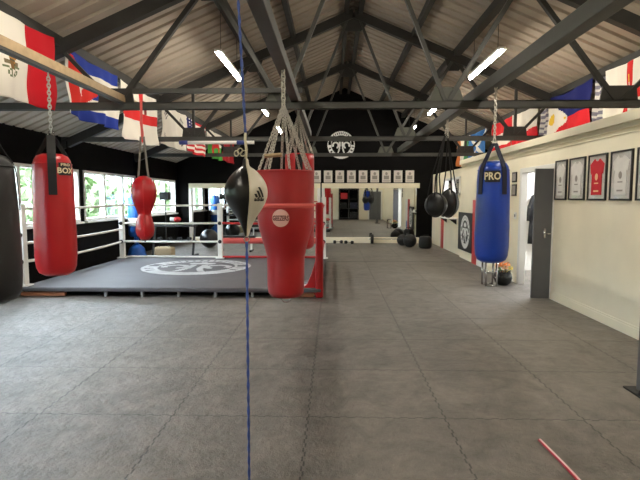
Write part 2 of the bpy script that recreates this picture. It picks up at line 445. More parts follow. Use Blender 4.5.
# ------------------------------------------------------------------ steel roof
def truss(Y, lab, cz=2.80):
    r = thing('roof_truss', lab, 'truss', (RX, Y, cz), 'steel roof trusses')
    for sg in (-1, 1):
        xe = XL + .02 if sg < 0 else XE - .02
        B().bar((xe, Y, roofz(xe) - .14), (RX, Y, RZ - .14), .11, .17).build('rafter', M_steeld, r)
    b = B(); b.box((XL + .02, Y - .05, cz - .045), (XE - .02, Y - .038, cz + .045)).box((XL + .02, Y - .05, cz + .033), (XE - .02, Y + .05, cz + .045)).box((XL + .02, Y + .038, cz - .045), (XE - .02, Y + .05, cz + .045))
    b.build('bottom_chord', M_steel, r)
    def rp(dd): return (RX + dd, Y, roofz(RX + dd) - .16)
    for sg in (-1, 1):
        B().bar((RX + sg * 1.06, Y, cz), (RX + sg * .1, Y, RZ - .2), .05, .05).build('web', M_steel, r)
        B().bar((RX + sg * 1.06, Y, cz), rp(sg * 2.0), .06, .06).build('web', M_steel, r)
        B().bar((RX + sg * 3.25, Y, cz), rp(sg * 2.0), .06, .06).build('web', M_steeld, r)
        if Y > 7: B().bar((RX + sg * 3.25, Y, cz), rp(sg * 3.25), .05, .05).build('web', M_steeld, r)
        B().bar((RX + sg * 3.25, Y, cz), rp(sg * 3.95), .05, .05).build('web', M_steeld, r)
        for dd, hw, hh, m in ((1.06, .26, .22, M_gusset), (3.25, .25, .23, M_steeld)):
            x = RX + sg * dd
            B().prism([(x - hw, Y - .012, cz - .04), (x + hw, Y - .012, cz - .04), (x + hw * (.6 if dd < 2 else .85), Y - .012, cz + hh), (x - hw * (.6 if dd < 2 else .85), Y - .012, cz + hh)], (0, .024, 0)).build('gusset_plate', m, r)
        x = RX + sg * 2.0; z = roofz(x) - .2
        B().prism([(x - .2, Y - .012, z - SL * sg * -.2), (x - .1, Y - .012, z - .2), (x + .1, Y - .012, z - .2), (x + .2, Y - .012, z + SL * sg * -.2)], (0, .024, 0)).build('gusset_plate', M_steeld, r)
    B().prism([(RX - .3, Y - .015, RZ - .3), (RX - .15, Y - .015, RZ - .48), (RX + .15, Y - .015, RZ - .48), (RX + .3, Y - .015, RZ - .3), (RX, Y - .015, RZ - .17)], (0, .03, 0)).build('gusset_plate', M_steeld, r)
    return r
truss(6.5, 'grey steel roof truss nearest the viewer, its chord crossing the whole picture')
truss(10.1, 'grey steel roof truss second from the viewer, behind the blue bag')
truss(13.8, 'dark steel roof truss third from the viewer, in front of the black gable')

PUR = [(-.14, 'left of the pair of ridge purlins'), (.14, 'right of the pair of ridge purlins'), (-1.2, 'upper purlin on the left roof slope'), (1.2, 'upper purlin on the right roof slope'),
       (-2.05, 'middle purlin on the left roof slope'), (2.05, 'middle purlin on the right roof slope'), (-4.0, 'lower purlin on the left roof slope, flags hang from it'), (4.0, 'lower purlin on the right roof slope, flags hang from it')]
for dd, lab in PUR:
    x = RX + dd; z = roofz(x) - .04
    w_ = .13 if abs(dd) > 1.5 else .09
    tag(B().bar((x, YF, z), (x, YB, z), w_, .13).build('roof_purlin', M_steeld), 'dark steel ' + lab, 'purlin', 'roof purlins')

# columns under the trusses on the left wall
for Y, lab in ((6.5, 'black steel column at the left windows under the nearest truss'), (10.1, 'black steel column at the left windows behind the red heavy bag'), (13.8, 'black steel column at the left windows near the far corner')):
    b = B().box((XL + .0, Y - .07, 0), (XL + .015, Y + .07, 2.76)).box((XL + .135, Y - .07, 0), (XL + .15, Y + .07, 2.76)).box((XL + .015, Y - .008, 0), (XL + .135, Y + .008, 2.76))
    tag(b.build('steel_column', M_black), lab, 'column', 'steel columns')

# beams that carry the bags (lie on the truss chords)
def ibeam(x, z, w, h, y0, y1):
    b = B().box((x - w / 2, y0, z), (x + w / 2, y1, z + .014)).box((x - w / 2, y0, z + h - .014), (x + w / 2, y1, z + h)).box((x - .008, y0, z + .014), (x + .008, y1, z + h - .014))
    return b
BZ = 2.848
tag(B().box((-2.785, YF, BZ), (-2.725, 6.95, BZ + .09)).build('timber_beam', M_timber, bevel=.004), 'pale timber beam at upper left holding the red heavy bag', 'beam')
tag(B().box((-2.79, YF, BZ - .03), (-2.72, 6.44, BZ - .002)).build('underside_shade', M_steeld), 'dark strip standing in for the shaded underside of the pale timber beam', 'beam')  # dark strip added to draw the shaded underside line of the timber
tag(B().box((-.555, YF, BZ), (-.445, 10.2, BZ + .12)).build('hanging_beam', M_steel, bevel=.008), 'grey steel beam above the large red uppercut bag', 'beam')
tag(B().box((1.785, YF, BZ), (1.915, 13.9, BZ + .14)).build('hanging_beam', M_steel, bevel=.008), 'thick grey steel beam above the blue heavy bag', 'beam')
tag(B().box((-2.6, 6.40, BZ + .10), (-.4, 6.46, BZ + .16)).build('cross_bar', M_steel), 'short grey cross bar lying just above the nearest truss chord', 'bar')

# white pole taped on the second truss chord
r = thing('pole', 'white pole with blue tape on the second truss chord', 'pole', (-2.3, 10.03, 2.72))
B().tube([(-3.05, 10.01, 2.72), (-1.6, 10.01, 2.72)], .036, 10).build('shaft', M_white, r, True)
for x in (-3.05, -1.88): B().tube([(x - .07, 10.01, 2.72), (x + .1, 10.01, 2.72)], .042, 10).build('tape_wrap', M_tape, r, True)

# LED tubes
def led(x, y0, y1, z, lab):
    r = thing('strip_light', lab, 'light', (x, (y0 + y1) / 2, z), 'suspended strip lights')
    B().box((x - .055, y0, z + .022), (x + .055, y1, z + .06)).build('housing', M_white, r)
    B().tube([(x, y0, z), (x, y1, z)], .026, 10).build('diffuser', M_tube, r, True)
    for y in (y0 + .2, y1 - .2): B().tube([(x, y, z + .07), (x, y, roofz(x) + .03)], .005, 5).build('wire', M_steeld, r)
for x, nm in ((-1.75, 'left'), (2.52, 'right')):
    for (a, c), w in zip(((7.6, 9.3), (11.75, 13.2), (15.4, 16.8)), ('nearest lit strip light on the %s roof slope', 'second lit strip light on the %s roof slope', 'farthest lit strip light on the %s roof slope')):
        led(x, a, c, 3.79, w % nm)
    led(x, 3.6, 5.4, 3.8, 'lit strip light above the viewer on the %s roof slope' % nm)
    led(x, -.4, 1.4, 3.8, 'lit strip light behind the viewer on the %s roof slope' % nm)

# ------------------------------------------------------------------ emblem raster (ring of lettering marks round two boxers)
def emblem_on(s, t):
    r = math.hypot(s, t); a = math.degrees(math.atan2(t, s)) % 360
    if r > 1: return False
    if r > .71:
        if 28 < a < 152 and .77 < r < .94:        # upper arc of illegible lettering: dark ticks
            k = (a - 28) / 124 * 13
            return not (.28 < k % 1 < .72)
        if 188 < a < 352 and .77 < r < .94 and (a < 222 or a > 318):
            k = (a - 188) / 17
            return not (.35 < k % 1 < .75)
        if 160 < a < 180 or 0 <= a < 20: return r > .95 or r < .75
        return True
    u = abs(s)
    q = math.hypot(u - .4, t + .02); an = math.degrees(math.atan2(t + .02, u - .4)) % 360
    if .15 < q < .26 and not (250 < an < 330): return True           # curled arms on both sides
    if abs(u - (.1 + max(0, -t) ** 2 * .4)) < .055 and -.62 < t < .22: return True   # pair of stems flaring at the foot
    if math.hypot(u - .14, t - .42) < .12 or (u < .05 and .34 < t < .6): return True
    return False
def emblem(name, c, ex, ey, R, parent, m=M_print, N=60, solid=.004):
    b = B(); c, ex, ey = V(c), V(ex).normalized() * R, V(ey).normalized() * R; cache = {}
    def vert(i, j):
        if (i, j) not in cache: cache[(i, j)] = b.bm.verts.new(c + ex * (2 * i / N - 1) + ey * (2 * j / N - 1))
        return cache[(i, j)]
    for i in range(N):
        for j in range(N):
            if emblem_on(2 * (i + .5) / N - 1, 2 * (j + .5) / N - 1):
                b.bm.faces.new((vert(i, j), vert(i + 1, j), vert(i + 1, j + 1), vert(i, j + 1)))
    return b.build(name, m, parent, solid=solid)

r = thing('club_sign', 'round black and white club emblem sign on the black gable', 'sign', (.28, YB, 3.46))
b = B(); b.prism([(.28 + .48 * math.cos(2 * PI * i / 40), YB - .004, 3.46 + .48 * math.sin(2 * PI * i / 40)) for i in range(40)], (0, -.03, 0)); b.build('backboard', M_black, r)
emblem('emblem', (.28, YB - .038, 3.46), (1, 0, 0), (0, 0, 1), .48, r)

# ------------------------------------------------------------------ mirrors on the far wall
def mirror(x0, x1, lab, frames, yaw):
    zt, zb = 1.95, .2
    r = thing('wall_mirror', lab, 'mirror', ((x0 + x1) / 2, YB, 0))
    dy = (x1 - x0) * math.tan(yaw); yf = YB - .04
    b = B(); b.hexa([(x0, yf, zb), (x1, yf - dy, zb), (x1, YB - .005, zb), (x0, YB - .005, zb), (x0, yf, zt), (x1, yf - dy, zt), (x1, YB - .005, zt), (x0, YB - .005, zt)])
    b.build('mirror_glass', M_mirror, r)
    B().box((x0 - .1, YB - .12, zt), (x1 + .1, YB, zt + .17)).build('top_rail', M_cream, r, bevel=.006)
    B().box((x0 - .1, YB - .16, 0), (x1 + .1, YB, zb)).build('base_rail', M_cream, r, bevel=.006)
    for x in frames: B().box((x - .05, YB - .13, zb), (x + .05, YB, zt)).build('side_frame', M_white, r)
    return r
mirror(-5.05, -.55, 'wide wall mirror behind the boxing ring in a white frame', (-5.1, -.5), .004)
mirror(-.3, 2.95, 'wall mirror on the far wall right of the ring, under the row of posters', (-.35,), .007)

# posters in a row above the right mirror
ORD = ['first', 'second', 'third', 'fourth', 'fifth', 'sixth', 'seventh', 'eighth', 'ninth']
for k in range(9):
    x = -.59 + k * .413
    r = thing('poster', ORD[k] + ' pale poster from the left in the row above the far mirror', 'poster', (x, YB, 2.14), 'posters above the far mirror')
    B().box((x - .15, YB - .012, 2.15), (x + .15, YB - .002, 2.57)).build('sheet', M_paper, r)
    b = B().ball((x, YB - .013, 2.46), .05, 10, 6, (1, .08, 1.1)); b.box((x - .09, YB - .016, 2.26), (x + .09, YB - .012, 2.39)); b.box((x - .12, YB - .016, 2.19), (x + .12, YB - .012, 2.215))
    b.build('print', M_ink, r)

# ------------------------------------------------------------------ boxing ring
RX0, RX1, RY0, RY1, PZ = -5.1, -.18, 7.72, 12.2, .16
ring = thing('boxing_ring', 'low boxing ring with dark canvas, white posts and ropes at left', 'boxing ring', ((RX0 + RX1) / 2, (RY0 + RY1) / 2, 0))
B().box((RX0, RY0, PZ - .07), (RX1, RY1, PZ)).build('canvas', M_canvas, ring, bevel=.02)
B().box((RX0 + .05, RY0 + .16, .02), (RX1 - .05, RY1 - .1, PZ - .07)).build('platform_frame', M_black, ring)
for x in (RX0 + .1, -3.7, -3.1, -2.5, -1.9, -1.3): B().box((x - .02, RY0 + .05, 0), (x + .02, RY0 + .1, PZ - .07)).build('foot', M_grey, ring)
B().box((RX0 + .02, RY0 + .02, .015), (RX0 + .75, RY0 + .07, .075)).build('edge_board', M_wood, ring)
B().box((RX1 - .55, RY0 + .02, .015), (RX1 - .12, RY0 + .07, .075)).build('edge_board', M_wood, ring)
emblem('canvas_emblem', (-2.86, 10.15, PZ + .003), (1, 0, 0), (0, 1, 0), 1.12, ring, mat('worn_white_print', (176, 175, 174), .7, noise=.2, nscale=2), N=72, solid=.003)
BL, BM_, BR, FL, FR = (-5.08, 11.65), (-2.7, 11.65), (-.22, 11.65), (-5.08, 7.85), (-.215, 7.8)
for (x, y), zt in ((BL, 1.47), (BM_, 1.47), (BR, 1.62), (FL, 1.5)):
    w_ = B().box((x - .055, y - .055, PZ), (x + .055, y + .055, zt)).build('corner_post', M_white, ring, bevel=.012)
    bb = B().box((x - .1, y - .1, PZ), (x + .1, y + .1, PZ + .02)); bb.build('base_plate', M_white, w_)
    for z in (1.0, .56): B().ball((x, y - .06, z), .045, 10, 8).build('rope_clamp', M_rubber, w_, True)
pp = B().box((FR[0] - .05, FR[1] - .05, PZ), (FR[0] + .05, FR[1] + .05, 1.5)).build('corner_post', M_redrope, ring)
B().box((FR[0] - .065, FR[1] - .075, 0), (FR[0] + .06, FR[1] + .06, 1.53)).build('corner_pad', M_red, pp, bevel=.03)
b = B(); b.prism([(FR[0] - .42, FR[1] - .02, .04), (FR[0] - .06, FR[1] - .02, .04), (FR[0] - .06, FR[1] - .02, .62), (FR[0] - .12, FR[1] - .02, .42), (FR[0] - .2, FR[1] - .02, .22)], (0, .05, 0)); b.build('pad_skirt', M_red, pp, bevel=.01)
def rope(a, c, m, r_=.022, sag=.0, name='rope'):
    a, c = V(a), V(c)
    pts = [a.lerp(c, i / 14) - V((0, 0, sag * 4 * (i / 14) * (1 - i / 14))) for i in range(15)]
    B().tube(pts, r_, 8).build(name, m, ring, True)
for z in (1.43, 1.0, .56): rope((*BL, z), (*BM_, z), M_rope, .024, .01)
rope((*BL, PZ + .03), (*BM_, PZ + .03), M_rope, .02, 0)
rope((*BM_, 1.43), (-1.9, 11.65, 1.43), M_rope, .024, 0); rope((-1.9, 11.65, 1.43), (*BR, 1.43), M_redrope, .024, .0)
rope((*BM_, 1.0), (*BR, 1.0), M_redrope, .026, .01)
rope((-2.62, 11.64, .58), (*BR, .58), M_redpale, .07, .0, 'rope_pad')
rope((*BM_, PZ + .03), (*BR, PZ + .03), M_redrope, .026, 0)
for z, sg in ((1.43, .02), (.86, .03), (.56, .05)): rope((*BL, z), (*FL, z), M_rope, .024, sg)
for z in (1.43, 1.0, .56): rope((*BR, z), (FR[0], FR[1], z), M_redrope, .024, .02)

# ------------------------------------------------------------------ bags
def cyl_map(cx, cy, R, z0, a0):
    return lambda x, y: V((cx + (R) * math.cos(a0 + x / R), cy + R * math.sin(a0 + x / R), z0 + y))
def patch(cx, cy, R, z0, z1, a0, a1, name, m, parent, n=10):
    b = B()
    A = [b.bm.verts.new((cx + R * math.cos(a0 + (a1 - a0) * i / n), cy + R * math.sin(a0 + (a1 - a0) * i / n), z0)) for i in range(n + 1)]
    C = [b.bm.verts.new((cx + R * math.cos(a0 + (a1 - a0) * i / n), cy + R * math.sin(a0 + (a1 - a0) * i / n), z1)) for i in range(n + 1)]
    for i in range(n): b.bm.faces.new((A[i], A[i + 1], C[i + 1], C[i]))
    return b.build(name, m, parent, solid=.004)
def heavy_bag(name, lab, x, y, z0, z1, R, body_m, strap_m, apex, hook_top, strap_low, strap_w, strap_angles, label=None):
    r = thing(name, lab, 'punch bag', (x, y, z0))
    h = z1 - z0
    prof = [(0, z0 - .005), (R * .6, z0), (R * .86, z0 + .03), (R * .97, z0 + .08), (R * 1.03, z0 + .2), (R * 1.03, z0 + h * .35), (R * 1.0, z0 + h * .6), (R * .97, z0 + h * .8), (R * .94, z1 - .13), (R * .87, z1 - .06), (R * .74, z1 - .02), (R * .5, z1), (0, z1 + .004)]
    fine = []
    for i in range(len(prof) - 1):
        for k in range(3):
            t = k / 3; fine.append((prof[i][0] * (1 - t) + prof[i + 1][0] * t, prof[i][1] * (1 - t) + prof[i + 1][1] * t))
    fine.append(prof[-1])
    def rad(z):
        for i in range(len(prof) - 1):
            if prof[i][1] <= z <= prof[i + 1][1] and prof[i + 1][1] > prof[i][1]:
                t = (z - prof[i][1]) / (prof[i + 1][1] - prof[i][1]); return prof[i][0] * (1 - t) + prof[i + 1][0] * t
        return R
    B().lathe(fine, (x, y, 0), 40, wob=.012).build('body', body_m, r, True)
    b = B().tube([(x + rad(z1 - .1) * 1.01 * math.cos(2 * PI * i / 40), y + rad(z1 - .1) * 1.01 * math.sin(2 * PI * i / 40), z1 - .1) for i in range(40)], .007, 6, True)
    b.build('piping', body_m, r, True)
    for a in strap_angles:
        pts = []
        zz = strap_low
        while zz < z1 - .02:
            q = rad(zz) * 1.013 + .006; pts.append((x + q * math.cos(a), y + q * math.sin(a), zz)); zz += .05
        q = rad(z1 - .02) * 1.01; pts.append((x + q * math.cos(a), y + q * math.sin(a), z1 - .005))
        pts.append((x + q * .8 * math.cos(a), y + q * .8 * math.sin(a), z1 + (apex - z1) * .18))
        pts.append((x + .02 * math.cos(a), y + .02 * math.sin(a), apex))
        B().strip(pts, (-math.sin(a), math.cos(a), 0), strap_w, .006).build('strap', strap_m, r)
    B().ring((x, y, apex + .015), .03, .006, (0, 1, 0)).build('swivel_ring', M_chrome, r, True)
    B().chain((x, y, apex + .03), (x, y, hook_top), .04, .0055).build('chain', M_chain, r)
    if label:
        a0, zc, wd, ht, rows = label
        zr = rad(zc) * 1.02 + .006
        lb = patch(x, y, zr, zc - ht / 2, zc + ht / 2, a0 - wd / 2 / zr, a0 + wd / 2 / zr, 'maker_label', M_label, r)
        for txt, dz, size, sx in rows:
            text_on(txt, size, cyl_map(x, y, zr + .004, zc + dz, a0), 'lettering', M_lettering, lb, sx)
    return r
A90 = -PI / 2
heavy_bag('heavy_bag', 'red heavy bag with black straps hanging from the timber beam', -2.765, 4.8, .835, 2.03, .186, M_red, M_web, 2.21, BZ - .046, 1.63, .075,
          [A90 + .5, A90 + .5 + PI * .66, A90 + .5 - PI * .66], (A90 + 1.17, 1.88, .135, .12, [('PRO', .04, .035, 1.5), ('BOX', -.018, .075, 1.1)]))
heavy_bag('heavy_bag', 'black heavy bag cut by the left picture edge', -2.79, 3.83, .755, 1.95, .25, M_blackvinyl, M_web, 2.3, BZ - .046, 1.5, .06, [A90 + .5, A90 + 2.1, A90 - 1.6, A90 + 3.6])
heavy_bag('heavy_bag', 'blue heavy bag hanging in front of the doorway', 1.84, 5.72, .858, 2.015, .186, M_blue, M_navy, 2.22, BZ + .01, 1.64, .06,
          [A90 - 1.1, A90 + .38, A90 + 2.0, A90 - 2.6], (A90 - .36, 1.84, .165, .125, [('PRO', .0, .115, .84)]))

# uppercut bag and the red bag behind it
def uppercut():
    x, y = -.475, 4.9
    r = thing('uppercut_bag', 'large red leather uppercut bag tapering to a narrow lower half', 'punch bag', (x, y, .6))
    P = [(0, .597), (.1, .6), (.155, .615), (.178, .65), (.186, .72), (.187, .9), (.19, 1.02), (.208, 1.1), (.238, 1.2), (.264, 1.29), (.277, 1.36), (.284, 1.5), (.287, 1.7), (.288, 1.845), (.292, 1.858), (.288, 1.868), (.27, 1.866), (.262, 1.80), (0, 1.78)]
    fine = []
    for i in range(len(P) - 1):
        for k in range(3):
            t = k / 3; fine.append((P[i][0] * (1 - t) + P[i + 1][0] * t, P[i][1] * (1 - t) + P[i + 1][1] * t))
    fine.append(P[-1])
    B().lathe(fine, (x, y, 0), 48, wob=.006).build('body', M_redup, r, True)
    b = B()
    for k in range(41):
        pass
    b.lathe([(.284, 1.505), (.2885, 1.508), (.2885, 1.545), (.284, 1.548)], (x, y, 0), 48, closed_ends=False); b.build('seam_band', M_redpale, r, True)
    b = B(); b.ring((x, y, .592), .05, .005, (0, 1, 0)); b.build('lower_ring', M_chrome, r, True)
    # round printed badge
    zc = 1.41; Rm = .2865
    mp = cyl_map(x, y, Rm, zc, A90 - .07)
    b = B(); n = 32; rad = .083
    ctr = b.bm.verts.new(mp(0, 0)); prev = None
    rings = []
    for q in (.5, 1.0):
        rings.append([b.bm.verts.new(mp(rad * q * math.cos(2 * PI * i / n), rad * q * math.sin(2 * PI * i / n))) for i in range(n)])
    for i in range(n):
        k = (i + 1) % n
        b.bm.faces.new((ctr, rings[0][i], rings[0][k])); b.bm.faces.new((rings[0][i], rings[1][i], rings[1][k], rings[0][k]))
    bd = b.build('badge', M_disc, r, solid=.004)
    text_on('GEEZERS', .066, cyl_map(x, y, Rm + .004, zc - .002, A90 - .07), 'lettering', M_darkletter, bd, .6, .004)
    # chains from the rim to one apex
    apex = (-.49, 4.9, 2.52)
    for k in range(8):
        a = A90 + .25 + k * PI / 4
        B().chain((x + .268 * math.cos(a), y + .268 * math.sin(a), 1.86), apex, .036, .0048).build('chain', M_chain, r)
        B().box((x + .262 * math.cos(a) - .014, y + .262 * math.sin(a) - .012, 1.79), (x + .262 * math.cos(a) + .014, y + .262 * math.sin(a) + .012, 1.875)).build('chain_lug', M_steeld, r)
    B().chain((-.49, 4.9, 2.5), (-.49, 4.9, BZ + .01), .06, .0085).build('main_chain', M_chain, r)
    B().tube([(-.655, 4.72, 2.0), (-.49, 4.70, 2.01)], .02, 8).build('spreader_bar', M_timber, r, True)
uppercut()
def back_bag():
    x, y, z0, z1, R = -.475, 7.0, .88, 2.22, .205
    r = thing('heavy_bag', 'second red bag partly hidden behind the large uppercut bag', 'punch bag', (x, y, z0))
    B().lathe([(0, z0 - .004), (R * .8, z0), (R * .97, z0 + .04), (R, z0 + .15), (R, z1 - .1), (R * .98, z1 - .01), (R * .9, z1), (0, z1 - .02)], (x, y, 0), 36, wob=.008).build('body', M_red, r, True)
    for k in range(6):
        a = A90 + .35 + k * PI / 3
        B().chain((x + R * .95 * math.cos(a), y + R * .95 * math.sin(a), z1 - .01), (-.49, 7.0, 2.78), .036, .0045).build('chain', M_chain, r)
    a = A90 + .03
    B().strip([(x + (R + .006) * math.cos(a), y + (R + .006) * math.sin(a), z) for z in (1.9, 2.0, 2.1, 2.2)], (1, 0, 0), .1, .006).build('strap', M_web, r)
    B().chain((-.49, 7.0, 2.76), (-.49, 7.0, BZ + .01), .045, .006).build('main_chain', M_chain, r)
back_bag()

# red peanut shaped double bag
def peanut():
    x, y = -2.495, 6.43
    r = thing('double_ball_bag', 'small red peanut shaped bag hanging in front of the windows', 'punch bag', (x, y, 1.03))
    P = [(0, 1.04), (.05, 1.045), (.095, 1.09), (.115, 1.17), (.11, 1.25), (.088, 1.33), (.075, 1.385), (.088, 1.43), (.125, 1.52), (.152, 1.62), (.155, 1.70), (.135, 1.79), (.1, 1.85), (.05, 1.885), (0, 1.89)]
    fine = []
    for i in range(len(P) - 1):
        for k in range(3):
            t = k / 3; fine.append((P[i][0] * (1 - t) + P[i + 1][0] * t, P[i][1] * (1 - t) + P[i + 1][1] * t))
    fine.append(P[-1])
    B().lathe(fine, (x, y, 0), 32, wob=.01).build('body', M_red, r, True)
    def rad(z):
        for i in range(len(P) - 1):
            if P[i][1] <= z <= P[i + 1][1]: t = (z - P[i][1]) / (P[i + 1][1] - P[i][1] + 1e-9); return P[i][0] * (1 - t) + P[i + 1][0] * t
        return .05
    for k in range(4):
        a = A90 + .3 + k * PI / 2
        B().tube([(x + (rad(z)) * 1.01 * math.cos(a), y + rad(z) * 1.01 * math.sin(a), z) for z in [1.1 + .04 * i for i in range(19)]], .005, 5).build('seam_piping', M_redrope, r, True)
    for sx in (-1, 1):
        B().strip([(x + sx * .07, y, 1.86), (x + sx * .055, y, 1.98), (x + sx * .02, y, 2.4)], (1, 0, 0), .026, .006).build('hanging_strap', M_greyweb, r)
    B().strip([(x, y + .005, 2.36), (x, y - .012, 2.6), (x - .0, y - .0, BZ + .012), (x, y + .13, BZ + .014), (x, y + .14, 2.7)], (1, 0, 0), .032, .006).build('loop_strap', M_redpale, r)
    B().ball((x, y, 1.03), .014, 8, 6).build('lower_loop', M_web, r)
peanut()

# floor-to-ceiling ball
def ftc_ball():
    x, y = -.452, 2.55
    r = thing('double_end_ball', 'black and white teardrop ball on a blue rope from floor to roof', 'ball', (x, y, 0))
    P = [(0, 1.40), (.012, 1.405), (.022, 1.44), (.046, 1.49), (.082, 1.545), (.105, 1.59), (.111, 1.63), (.104, 1.67), (.082, 1.71), (.048, 1.745), (.02, 1.765), (.012, 1.80), (0, 1.805)]
    fine = []
    def cm(i, t):
        a, b_, c, d_ = (P[max(i - 1, 0)], P[i], P[i + 1], P[min(i + 2, len(P) - 1)])
        return tuple(max(0, .5 * (2 * b_[k] + (c[k] - a[k]) * t + (2 * a[k] - 5 * b_[k] + 4 * c[k] - d_[k]) * t * t + (-a[k] + 3 * b_[k] - 3 * c[k] + d_[k]) * t ** 3)) for k in (0, 1))
    for i in range(len(P) - 1):
        for k in range(4): fine.append(cm(i, k / 4))
    fine.append(P[-1])
    def rad(z):
        for i in range(len(fine) - 1):
            if fine[i][1] <= z <= fine[i + 1][1] and fine[i + 1][1] > fine[i][1]:
                t = (z - fine[i][1]) / (fine[i + 1][1] - fine[i][1]); return fine[i][0] * (1 - t) + fine[i + 1][0] * t
        return .02
    s0 = A90 + .34
    B().lathe(fine, (x, y, 0), 20, s0, s0 + PI).build('white_panel', M_ballw, r, True)
    B().lathe(fine, (x, y, 0), 20, s0 + PI, s0 + 2 * PI).build('black_panel', M_ballb, r, True)
    for a in (s0, s0 + PI):
        B().tube([(x + (q + .0015) * math.cos(a), y + (q + .0015) * math.sin(a), z) for q, z in fine[1:-1]], .0025, 5).build('seam', M_cord, r, True)
    a0 = A90 + .86; zc = 1.605
    def mp(px, pz):
        z = zc + pz; R = rad(z) + .0022
        return V((x + R * math.cos(a0 + px / .11), y + R * math.sin(a0 + px / .11), z))
    b = B()
    for k, (xb, h) in enumerate(((-.026, .018), (-.006, .034), (.014, .052))):
        w_ = .0125
        # slanted stripe leaning left, cut to a mountain shape
        N = 5
        for i in range(N):
            t0, t1 = i / N, (i + 1) / N
            q = [(xb + w_ - t * h * .52 if e else xb - t * h * .52, -.002 + t * h + (0.006 if not e else 0) * (1 - t) * 0) for e, t in ((0, t0), (1, t0), (1, t1), (0, t1))]
            b.face([mp(*v) for v in q])
    b.build('stripe_logo', M_logo, r, solid=.0015)
    text_on('adidas', .027, lambda px, pz: mp(px, pz - .012), 'lettering', M_logo, r, 1.0, .0015)
    # top cord, hook and ropes
    B().tube([(x, y, 1.795), (x + .004, y, 1.85), (x - .002, y, 1.9), (x, y, 1.935)], .007, 8).build('cord', M_cord, r, True)
    b = B()
    for i in range(3): b.ring((x - .012 - .018 * i, y, 1.83 + .012 * (i % 2)), .012, .0032, (.3 * i, 1, .5), 12, 5, 1.5)
    b.build('cord_knot', M_cord, r, True)
    B().ring((x, y, 1.385), .014, .003, (0, 1, 0)).build('lower_ring', M_chrome, r, True)
    def twist(z0, z1, x0, x1, nm):
        n = int((z1 - z0) / .02); p = B()
        for ph in (0, PI):
            p.tube([(x0 + (x1 - x0) * i / n + .0035 * math.cos(i * .9 + ph), y + .0035 * math.sin(i * .9 + ph), z0 + (z1 - z0) * i / n) for i in range(n + 1)], .0048, 5)
        p.build(nm, M_bluerope, r, True)
    twist(1.93, BZ + .005, x, -.49, 'upper_rope'); twist(.03, 1.37, x - .004, x, 'lower_rope')
    B().box((x - .03, y - .03, 0), (x + .03, y + .03, .012)).ring((x - .004, y, .022), .016, .004, (0, 1, 0)).build('floor_anchor', M_steeld, r)
ftc_ball()

# black wrecking balls
def wreck(lab, x, y, z, R, sc, ap, straps):
    r = thing('wrecking_ball', lab, 'punch bag', (x, y, z - R))
    B().ball((x, y, z), R, 28, 18, sc).build('body', M_blackvinyl, r, True)
    b = B()
    for k in range(2):
        a = k * PI / 2 + .5
        pts = []
        for i in range(33):
            th = 2 * PI * i / 32
            pts.append((x + R * 1.012 * sc[0] * math.cos(a) * math.cos(th), y + R * 1.012 * sc[1] * math.sin(a) * math.cos(th), z + R * 1.012 * sc[2] * math.sin(th)))
        b.tube(pts[:-1], .011, 6, True)
    b.build('seam_band', M_rubber, r, True)
    for dx, dy in straps:
        q = math.sqrt(max(0, 1 - (dx / (R * sc[0])) ** 2 - (dy / (R * sc[1])) ** 2)) * R * sc[2]
        B().strip([(x + dx, y + dy, z + q - .01), (x + dx * .6, y + dy * .6, z + q + .3), ap], (1, 0, 0), .02, .006).build('strap', M_web, r)
    B().chain((ap[0], ap[1], ap[2] - .02), (ap[0] + (1.85 - ap[0]) * .6, ap[1], BZ + .005), .04, .005).build('chain', M_chain, r)
wreck('round black wrecking ball bag, the front one of the hanging pair', 1.645, 7.9, 1.49, .18, (1, 1, 1.05), (1.79, 8.0, 2.62), ((-.14, 0), (.05, -.1), (.03, .1), (-.05, -.12)))
wreck('black wrecking ball bag half hidden behind the front one', 1.93, 8.26, 1.51, .19, (.9, 1, 1.2), (1.86, 8.12, 2.6), ((-.1, .02), (.14, 0), (.02, -.12), (.07, .1)))

# ------------------------------------------------------------------ flags
def star(s, t, cx, cy, R, asp=1.6):
    x, y = (s - cx) * asp, -(t - cy); r = math.hypot(x, y)
    if r > R: return False
    a = (math.atan2(x, y) + PI / 5) % (2 * PI / 5) - PI / 5
    return r * (math.cos(a) + abs(math.sin(a)) * 2.2) < R * .98
WH, RD, BL_, NV, GR, YE, BK, OR = (226, 220, 208), (190, 26, 38), (34, 54, 140), (26, 32, 92), (60, 120, 50), (226, 186, 60), (40, 38, 40), (214, 120, 50)
def f_mex(s, t):
    if s < .333: return (20, 100, 60)
    if s > .667: return RD
    x, y = (s - .46) * 1.7, t - .6; r = math.hypot(x, y)
    if r < .05: return (120, 90, 50)
    if .05 <= r < .15 and y > .0: return (110, 120, 90) if math.sin(math.atan2(y, x) * 14) > -.2 else WH
    if r < .15 and y < 0 and abs(x + y * .3) < .06: return (170, 120, 60) if math.sin(y * 130) > -.3 else (90, 80, 60)
    if r < .13 and -.05 < y <= 0: return (120, 108, 84)
    return WH
def f_cuba(s, t):
    if s < .03: return WH
    if s < .55 * (1 - abs(t - .5) * 2): return WH if star(s, t, .21, .52, .15, 1.6) else (206, 44, 36)
    return BL_ if int(t * 5) % 2 == 0 else WH
def f_eng(s, t): return (200, 44, 44) if abs(s - .5) < .06 or abs(t - .5) < .1 else WH
def f_kor(s, t):
    for cx, cy in ((.2, .22), (.8, .22), (.2, .78), (.8, .78)):
        x, y = (s - cx) * 1.6, t - cy
        u = (x + y) * .7; v = (x - y) * .7 * (1 if (cx - .5) * (cy - .5) < 0 else -1)
        if (cx - .5) * (cy - .5) > 0: u, v = (x - y) * .7, (x + y) * .7
        if abs(u) < .1 and abs(v) < .075 and int((v + .075) / .03) % 2 == 0: return (90, 88, 88)
    return WH
